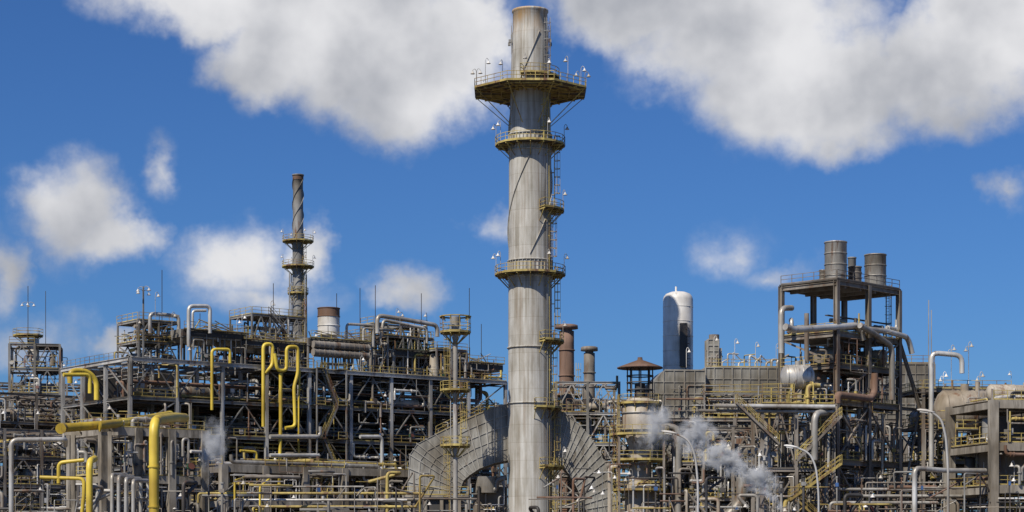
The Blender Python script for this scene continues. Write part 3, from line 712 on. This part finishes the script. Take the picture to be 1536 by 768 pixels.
for i in range(14):
    x=8+i*.8; bo.tube([(x,3,wz(552,284)),(x,3,wz(552,284)+R.uniform(1,3.2)),(x+R.uniform(.8,2),3.5,wz(552,284)+R.uniform(1,2.5))],R.choice([.08,.12,.16]),R.choice([ALU,WHITE,GREY,DYEL,BROWN]))
for x in (5,9,12,15,18): bo.bell((x,1.7,wz(549,284)),(.4,0,0),R.uniform(2.5,4.5),WHITE)
uu=lin(-1,42,7); vv=[-2,6,13]; zz=[0,5,10,wz(628,284)]
frame(bo,uu,vv,zz,BROWN,cw=.5,bw=.4,brace=.7,railp=.9,deckp=.95); dress(bo,uu,vv,zz,nu=9,nv=4,nz=7,ne=.9,front=5)
frame(bo,lin(7,20,3),[-1.8,1.2],[wz(628,284),wz(590,284)],GREY,cw=.2,bw=.2,brace=0,railp=1,rails_top=True,H=False)
for i in range(26): randpipe(bo,0,20,-2,.2,wz(626,284),R.choice([3,5]),R.choice('zzu'),rmax=.18)
bo.build()
T=Fr(1255,250,46); tw=MB('reactor_tower'); tw.M=T.M
zt=wz(420,250); Ls,Wd=14,8.5
zz=[0,6,wz(690,250),wz(600,250),wz(545,250),wz(497,250),zt]
frame(tw,[0,7,Ls],[0,Wd],zz,BROWN,cw=.6,bw=.5,brace=.0,railp=.7,deckp=.7,bm=BROWN)
for lvl in range(5):
    z0,z1=zz[lvl],zz[lvl+1]-.5
    for a,b in (((0,0),(7,0)),((7,0),(14,0)),((0,0),(0,8.5)),((7,8.5),(14,8.5))):
        if R.random()<.75: tw.beam((a[0],a[1],z0),(b[0],b[1],z1),.22,.22,BROWN)
        if lvl<3: tw.beam((b[0],b[1],z0),(a[0],a[1],z1),.22,.22,BROWN)
TPM=[ALU,ALU2,ALU2,BROWN,BROWN,RUST,GREY,DARK,DYEL]
dress(tw,[0,7,14],[0,Wd],zz[:5],nu=9,nv=5,nz=11,ne=1,front=6,pm=TPM)
dress(tw,[0,7,14],[0,Wd],zz[4:6],nu=4,nv=3,nz=6,ne=.8,front=2,pm=TPM)
dress(tw,[0,7,14],[0,Wd],[zz[5],zz[5]+3],nu=3,nv=2,nz=3,ne=.5,front=1,pm=TPM)
tw.box((7,4.25,zt+.1),(14.4,8.9,.18),GRATE)
tw.box((7,4.25,zz[5]-.5),(13.4,7.9,.25),BROWN)
tw.rail([(0,-.1,zt+.2),(14,-.1,zt+.2)],BROWN); tw.rail([(-.1,0,zt+.2),(-.1,8.5,zt+.2)],BROWN)
for i in range(4): tw.beam((2+i*3.3,0,zt-.6),(2+i*3.3,Wd,zt-.6),.35,.5,BROWN)
TP=lambda l,v=0:[T.P(x,y,v) for x,y in l]
tw.tube(TP([(1172,530),(1172,462),(1188,462)],6),.36,ALU,n=12)
tw.tube(TP([(1178,490),(1190,495),(1288,488),(1294,510)],0),.42,ALU,n=12)
tw.tube(TP([(1294,493),(1330,497),(1362,506),(1368,530)],-.8),.36,ALU,n=12)
tw.tube(TP([(1290,488),(1310,500),(1338,520),(1338,600)],-1.2),.38,ALU2,n=12)
tw.tube(TP([(1256,605),(1256,592),(1305,598),(1312,590),(1312,560)],-1.5),.45,RUST,n=12)
tw.tube(TP([(1210,470),(1210,545)],2),.3,BROWN,n=10)
tw.tube(TP([(1222,690),(1222,620),(1250,618)],-.8),.42,ALU2,n=12)
for px,top,r in ((1282,545,1.0),(1300,550,1.2),(1230,530,.9)):
    p=T.P(px,top,4); tw.vvessel((p.x,p.y,wz(600,252)),p.z-wz(600,252),r,R.choice([BROWN,GREY,ALU2]),n=20)
for v in (0,Wd):
    tw.hbeam((14,v,zz[5]),(19,v,zz[3]),.4,.4,BROWN); tw.hbeam((19,v,0),(19,v,zz[3]),.45,.45,BROWN); tw.hbeam((14,v,zz[3]-.3),(19,v,zz[3]-.3),.4,.4,BROWN); tw.beam((14,v,zz[1]),(19,v,zz[3]),.22,.22,BROWN)
tw.ladder((14.4,2,zz[3]),zt-zz[3]+1,(1,0,0),BROWN)
tw.build()
def topstack(px0,px1,pyt,v,m,name='exhaust_stack'):
    mb=MB(name); mb.M=T.M; p=T.P((px0+px1)/2,pyt,v); Y=T.Y(p.x,v); r=(px1-px0)/2*Y/F
    mb.lathe((p.x,p.y,0),[(r,zt+.19),(r,p.z-.05),(r+.05,p.z),(r-.12,p.z),(r-.12,zt+1)],m,32)
    for k in range(1,5):
        z=zt+(p.z-zt)*k/4-.1; mb.lathe((p.x,p.y,z),[(r,-.07),(r+.07,-.06),(r+.07,.06),(r,.07)],m,32)
    mb.build()
topstack(1237,1270,363,3.5,ALU2); topstack(1297,1329,382,5.5,ALU2); topstack(1273,1292,400,3,BROWN); topstack(1272,1284,386,6,GREY); topstack(1229,1240,405,5,ALU2)
S=Fr(1143,246,6); sd=MB('silver_drum_platform'); sd.M=S.M
zp=wz(606,246)
frame(sd,[0,4.3,9.0],[0,5],[0,5.5,12.5,zp],BROWN,cw=.4,bw=.38,brace=.9,railp=.9,deckp=1,rails_top=True)
dress(sd,[0,4.3,9],[0,5],[0,5.5,12.5,zp],nu=8,nv=4,nz=7,ne=.9,front=4)
sd.hvessel((4.9,1.8,wz(563,246)),2.9,1.5,ALU,0,n=28,sad=False)
for k in (-1,1): sd.box((4.9+k,1.8,wz(590,246)),(.3,2.4,2.4),DYEL)
sd.rail([(0,-.2,zp+.1),(9,-.2,zp+.1)],DYEL); sd.rail([(0,-.2,zp+1.4),(4,-.2,zp+1.4)],DYEL)
for i in range(12): randpipe(sd,0,9,-.5,4,zp,3,'z',[DYEL,DYEL,ALU,GREY,BROWN])
sd.stair((-3.5,-1.2,zp),(1.8,-1.2,zp-5),BROWN,rm=DYEL); sd.stair((4,-1.2,zp-7),(9.6,-1.2,zp-1.5),BROWN,rm=DYEL); sd.stair((10,-1.4,3),(4,-1.4,8.5),DYEL); sd.stair((3,-1.6,8.5),(9.5,-1.6,13),DYEL)
sd.tube([(-6,-.6,zp-.3),(-2,-.6,zp-.3),(9,-.6,zp-.3)],.26,ALU,n=10); sd.tube([(-8,-.2,zp-.9),(9,-.2,zp-.9)],.2,ALU2,n=10)
sd.build()
mb,f=simple_struct('pipe_rack',1010,262,8,16,9,640,4,4,BROWN,brace=.8,railp=.8,nu_=9,nz=8,front=5); 
mb.tube([(6,-1,0),(6,-1,6),(9,-1,8.5),(9,-1,12)],.8,ALU2,n=14,bend=3); mb.build()
mb,f=simple_struct('pipe_rack',1385,262,8,12,10,583,3,5,BROWN,brace=.7,railp=.95,rails_top=True,nu_=8,nz=8,front=5)
mb.tube([f.P(1397,700,-2),f.P(1397,529,-2),f.P(1420,531,-2),f.P(1443,533,-2),f.P(1443,560,-2)],.33,ALU,n=12,bend=1.6)
for px,py in ((1427,520),(1453,515),(1415,560),(1470,560)): p=f.P(px,py,2); mb.bell((p.x,p.y,p.z-5),(.4,0,0),5,WHITE); mb.bell((p.x,p.y,p.z-5.6),(-.4,0,0),5,WHITE)
for px,py in ((1393,450),(1397,465)): p=f.P(px,py,5); mb.beam((p.x,p.y,15),p,.09,.09,LGREY)
mb.build()
ht=MB('horizontal_storage_drum'); ht.hvessel(W(1447,615,256),5.6,2.5,CREAM,.1,n=36); 
p=W(1447,645,256); 
for a in (-2.4,2.4): ht.beam((p.x+a,256.3+a*.1,0),(p.x+a,256.3+a*.1,p.z),.6,.6,CONC)
ht.rail([(p.x-4,253,p.z),(p.x+4,253.6,p.z)],DYEL); ht.box((p.x,254.2,p.z-.1),(8,2,.15),GRATE); ht.build()
lp=MB('insulated_pipe_bank')
lp.tube([Vector((wx(1372,230),230,0)),W(1372,702,230),W(1420,706,233),W(1478,706,236)],.3,ALU,n=10)
clutter(lp,790,1536,120,228,256,700,[ALU,ALU2,ALU2,GREY,BROWN,BROWN,DYEL,RUST,CREAM,DARK,DARK])
for i in range(4):
    y=724+i*10; Y=250-i*3; a=R.uniform(1220,1300)
    lp.tube([W(a,y+20,Y),W(a,y,Y),W(R.uniform(1400,1500),y,Y)],R.choice([.1,.15,.2]),R.choice([ALU2,BROWN,DYEL]))
lp.build()

def lamp(px,py,pole,Y):
    mb=MB('street_lamp'); h=W(px,py,Y); b=Vector((wx(pole,Y),Y,0)); mb.cyl(b,.16,.5,GREY,n=10)
    dx=h.x-b.x
    pts=[b,Vector((b.x,Y,h.z*.45)),Vector((b.x-.0*dx,Y,h.z*.68)),Vector((b.x+dx*.12,Y,h.z*.86)),Vector((b.x+dx*.4,Y,h.z*.96)),h]
    mb.tube(pts,.065,LGREY,n=8,bend=.8)
    M0=mb.M; mb.M=Matrix.Translation(h)@Matrix.Rotation(.15,4,'Y')@Matrix.Scale(.8,4)
    vs=[]; pr=[(.25,.06,.05),(.0,.12,.08),(-.35,.2,.13),(-.75,.19,.11),(-.98,.08,.05)]
    for x,w,t in pr:
        for k in range(8):
            a=k*math.pi/4; vs.append((x,w*math.cos(a),t*math.sin(a)*(1.1 if math.sin(a)>0 else .6)))
    mb.add(vs,[(j*8+i,j*8+(i+1)%8,j*8+8+(i+1)%8,j*8+8+i) for j in range(4) for i in range(8)]+[tuple(range(7,-1,-1)),tuple(range(32,40))],WHITE,True)
    mb.box((-.5,0,-.1),(.55,.26,.06),LENS); mb.M=M0
    mb.build()
lamp(1012,650,1047,118); lamp(1194,671,1228,128); lamp(1397,618,1422,108)

g=MB('ground'); g.add([(-4000,-1000,0),(4000,-1000,0),(4000,7000,0),(-4000,7000,0)],[(0,1,2,3)],GRAV); g.build()
g=MB('road'); g.add([(-400,128,.004),(400,128,.004),(400,140,.004),(-400,140,.004)],[(0,1,2,3)],ASPH)
for i in range(-60,60): g.add([(i*6,133.9,.008),(i*6+3,133.9,.008),(i*6+3,134.05,.008),(i*6,134.05,.008)],[(0,1,2,3)],LINE)
g.box((0,127.8,.065),(800,.25,.13),KERB); g.box((0,140.2,.065),(800,.25,.13),KERB); g.build()

# ============ steam ============
def vol(den):
    m=bpy.data.materials.new('steam'); m.use_nodes=True; nt=m.node_tree; N=nt.nodes; L=nt.links; N.clear()
    o=N.new('ShaderNodeOutputMaterial'); v=N.new('ShaderNodeVolumeScatter'); v.inputs['Color'].default_value=(1,1,1,1); v.inputs['Anisotropy'].default_value=-.45
    tc=N.new('ShaderNodeTexCoord'); ln=N.new('ShaderNodeVectorMath'); ln.operation='LENGTH'; L.new(tc.outputs['Object'],ln.inputs[0])
    ge=N.new('ShaderNodeNewGeometry'); n=N.new('ShaderNodeTexNoise'); n.inputs['Scale'].default_value=.7; n.inputs['Detail'].default_value=4; n.inputs['Roughness'].default_value=.65; L.new(ge.outputs['Position'],n.inputs['Vector'])
    a=N.new('ShaderNodeMath'); a.operation='MULTIPLY_ADD'; a.inputs[1].default_value=4.2; a.inputs[2].default_value=-1.45; L.new(n.outputs['Fac'],a.inputs[0])
    s=N.new('ShaderNodeMath'); s.operation='SUBTRACT'; s.use_clamp=True; L.new(a.outputs[0],s.inputs[0]); L.new(ln.outputs['Value'],s.inputs[1])
    e=N.new('ShaderNodeMath'); e.operation='SUBTRACT'; e.inputs[0].default_value=1; e.use_clamp=True; L.new(ln.outputs['Value'],e.inputs[1])
    x=N.new('ShaderNodeMath'); x.operation='MULTIPLY'; L.new(s.outputs[0],x.inputs[0]); L.new(e.outputs[0],x.inputs[1])
    y=N.new('ShaderNodeMath'); y.operation='MULTIPLY'; y.inputs[1].default_value=den; L.new(x.outputs[0],y.inputs[0]); L.new(y.outputs[0],v.inputs['Density']); L.new(v.outputs[0],o.inputs['Volume'])
    return m
VD=vol(4.2); VT=vol(1.3)
def steam(pts,m):
    em=bpy.data.objects.new('steam_plume',None); scene.collection.objects.link(em)
    me=bpy.data.meshes.new('puff'); import bmesh; bm=bmesh.new(); bmesh.ops.create_icosphere(bm,subdivisions=2,radius=1); bm.to_mesh(me); bm.free(); me.materials.append(m)
    for i,(px,py,Y,rx,rz,rot) in enumerate(pts):
        o=bpy.data.objects.new('puff_%d'%(i+1),me); scene.collection.objects.link(o); o.parent=em; o.location=W(px,py,Y); o.scale=(rx,rz,rz); o.rotation_euler=(0,rot,0)
steam([(1158,744,222,2.2,1.3,1.0),(1130,714,223,4.2,2.3,.65),(1085,688,224,4.2,2.4,.45),(1046,655,226,3.0,3.2,.9)],VD)
steam([(982,640,250,3.0,4.4,.4)],VT)
steam([(320,672,240,2.4,4.6,.1)],VT)

# ============ world / sky ============
w=bpy.data.worlds.new('World'); scene.world=w; w.use_nodes=True; nt=w.node_tree; N=nt.nodes; L=nt.links; N.clear()
sunv=Vector((-.52,-.74,.95)).normalized(); el=math.asin(sunv.z); az=math.atan2(sunv.x,sunv.y)
sky=N.new('ShaderNodeTexSky'); sky.sky_type='NISHITA'; sky.sun_disc=False; sky.sun_elevation=el; sky.sun_rotation=az; sky.air_density=1.0; sky.dust_density=.5; sky.ozone_density=3.0
hs=N.new('ShaderNodeMix'); hs.data_type='RGBA'; hs.blend_type='MULTIPLY'; hs.inputs[0].default_value=1; hs.inputs[7].default_value=(.31,.56,.95,1); L.new(sky.outputs[0],hs.inputs[6])
bg=N.new('ShaderNodeBackground'); bg.inputs['Strength'].default_value=.088; L.new(hs.outputs[2],bg.inputs['Color'])
def M_(op,a,b=None,c=None,clamp=False):
    n=N.new('ShaderNodeMath'); n.operation=op; n.use_clamp=clamp
    for i,q in enumerate((a,b,c)):
        if q is None: continue
        if isinstance(q,(int,float)): n.inputs[i].default_value=q
        else: L.new(q,n.inputs[i])
    return n.outputs[0]
def VM(op,a,b=None,c=None):
    n=N.new('ShaderNodeVectorMath'); n.operation=op
    for i,q in enumerate((a,b,c)):
        if q is None: continue
        if isinstance(q,tuple): n.inputs[i].default_value=q
        else: L.new(q,n.inputs[i])
    return n
def gnoise(src,sc,det,ro,off=(0,0,0)):
    a=VM('ADD',src,off).outputs[0]; n=N.new('ShaderNodeTexNoise'); n.inputs['Scale'].default_value=sc; n.inputs['Detail'].default_value=det; n.inputs['Roughness'].default_value=ro
    L.new(a,n.inputs['Vector']); return n
tc=N.new('ShaderNodeTexCoord'); sx=N.new('ShaderNodeSeparateXYZ'); L.new(tc.outputs['Generated'],sx.inputs[0])
azn=M_('ARCTAN2',sx.outputs[0],sx.outputs[1]); eln=M_('ARCSINE',sx.outputs[2]); cb=N.new('ShaderNodeCombineXYZ'); L.new(azn,cb.inputs[0]); L.new(eln,cb.inputs[1])
P0=cb.outputs[0]
wp=gnoise(P0,20,5,.6,(3.1,1.7,0)); pp=VM('MULTIPLY_ADD',wp.outputs['Color'],(.062,.05,0),VM('ADD',P0,(-.031,-.025,0)).outputs[0]).outputs[0]
blobs=[(330,-20,230,90,1),(520,30,270,130,1),(590,120,190,120,1),(700,60,110,120,.95),(430,85,150,95,1),
 (930,0,150,110,1),(1120,50,240,130,1),(1220,130,240,125,1),(1420,105,190,125,1),(1500,20,160,150,1),
 (115,320,100,100,.64),(180,365,80,50,.58),(238,245,42,55,.42),
 (350,390,120,75,.6),(455,385,65,65,.58),(400,440,150,50,.42),(610,430,70,50,.48),(0,400,60,85,.55),
 (1100,368,90,60,.38),(1165,400,100,30,.32),(745,325,50,35,.34),(1515,300,60,32,.38),(190,520,80,30,.42),(50,500,110,60,.42)]
cur=None
for (x,y,rx,ry,wt) in blobs:
    a_=math.atan((x-768)/F); e_=math.atan((HZ-y)/F*math.cos(a_))
    ln=VM('LENGTH',VM('MULTIPLY_ADD',pp,(F/rx,F/ry,0),(-a_*F/rx,-e_*F/ry,0)).outputs[0]).outputs['Value']
    v=M_('MULTIPLY_ADD',ln,-wt,wt); cur=v if cur is None else M_('MAXIMUM',cur,v)
cur=M_('MAXIMUM',cur,0)
n0=gnoise(P0,21,9,.6).outputs['Fac']; n1=gnoise(P0,13,4,.5,(.5,.2,0)).outputs['Fac']; n2=gnoise(P0,13,4,.5,(.494,.213,0)).outputs['Fac']
amp=M_('MULTIPLY',cur,5,clamp=True)
d0=M_('ADD',cur,M_('MULTIPLY',M_('SUBTRACT',n0,.5),M_('MULTIPLY',amp,.8)))
mr=N.new('ShaderNodeMapRange'); mr.interpolation_type='SMOOTHSTEP'; L.new(d0,mr.inputs[0]); mr.inputs[1].default_value=.0; mr.inputs[2].default_value=.52
rel=M_('MULTIPLY',M_('SUBTRACT',n1,n2),1.8)
shade=M_('ADD',M_('MULTIPLY_ADD',n1,1.7,-.52),M_('MULTIPLY',M_('SUBTRACT',n0,.5),.5))
shade=M_('SUBTRACT',shade,rel,clamp=True)
cr_=N.new('ShaderNodeValToRGB'); cr_.color_ramp.interpolation='EASE'; cr_.color_ramp.elements[0].position=.0; cr_.color_ramp.elements[1].position=.85; cr_.color_ramp.elements[0].color=(.80,.80,.82,1); cr_.color_ramp.elements[1].color=(.34,.36,.41,1); L.new(shade,cr_.inputs[0])
bc=N.new('ShaderNodeBackground'); L.new(cr_.outputs[0],bc.inputs['Color']); bc.inputs['Strength'].default_value=1.0
mix=N.new('ShaderNodeMixShader'); L.new(mr.outputs[0],mix.inputs[0]); L.new(bg.outputs[0],mix.inputs[1]); L.new(bc.outputs[0],mix.inputs[2])
wo=N.new('ShaderNodeOutputWorld'); L.new(mix.outputs[0],wo.inputs[0])
sl=bpy.data.lights.new('sun','SUN'); sl.energy=4.9; sl.angle=math.radians(.5); sl.color=(1,.93,.82); so=bpy.data.objects.new('sun',sl); scene.collection.objects.link(so)
so.rotation_euler=(-sunv).to_track_quat('-Z','Y').to_euler()
cd=bpy.data.cameras.new('camera'); cam=bpy.data.objects.new('camera',cd); scene.collection.objects.link(cam); scene.camera=cam
cam.location=(0,0,CZ); cam.rotation_euler=(math.pi/2,0,0); cd.sensor_width=36; cd.lens=36*F/1536; cd.shift_y=(HZ-384)/1536; cd.clip_start=1; cd.clip_end=12000
scene.view_settings.view_transform='Standard'; scene.view_settings.look='None'; scene.view_settings.exposure=0
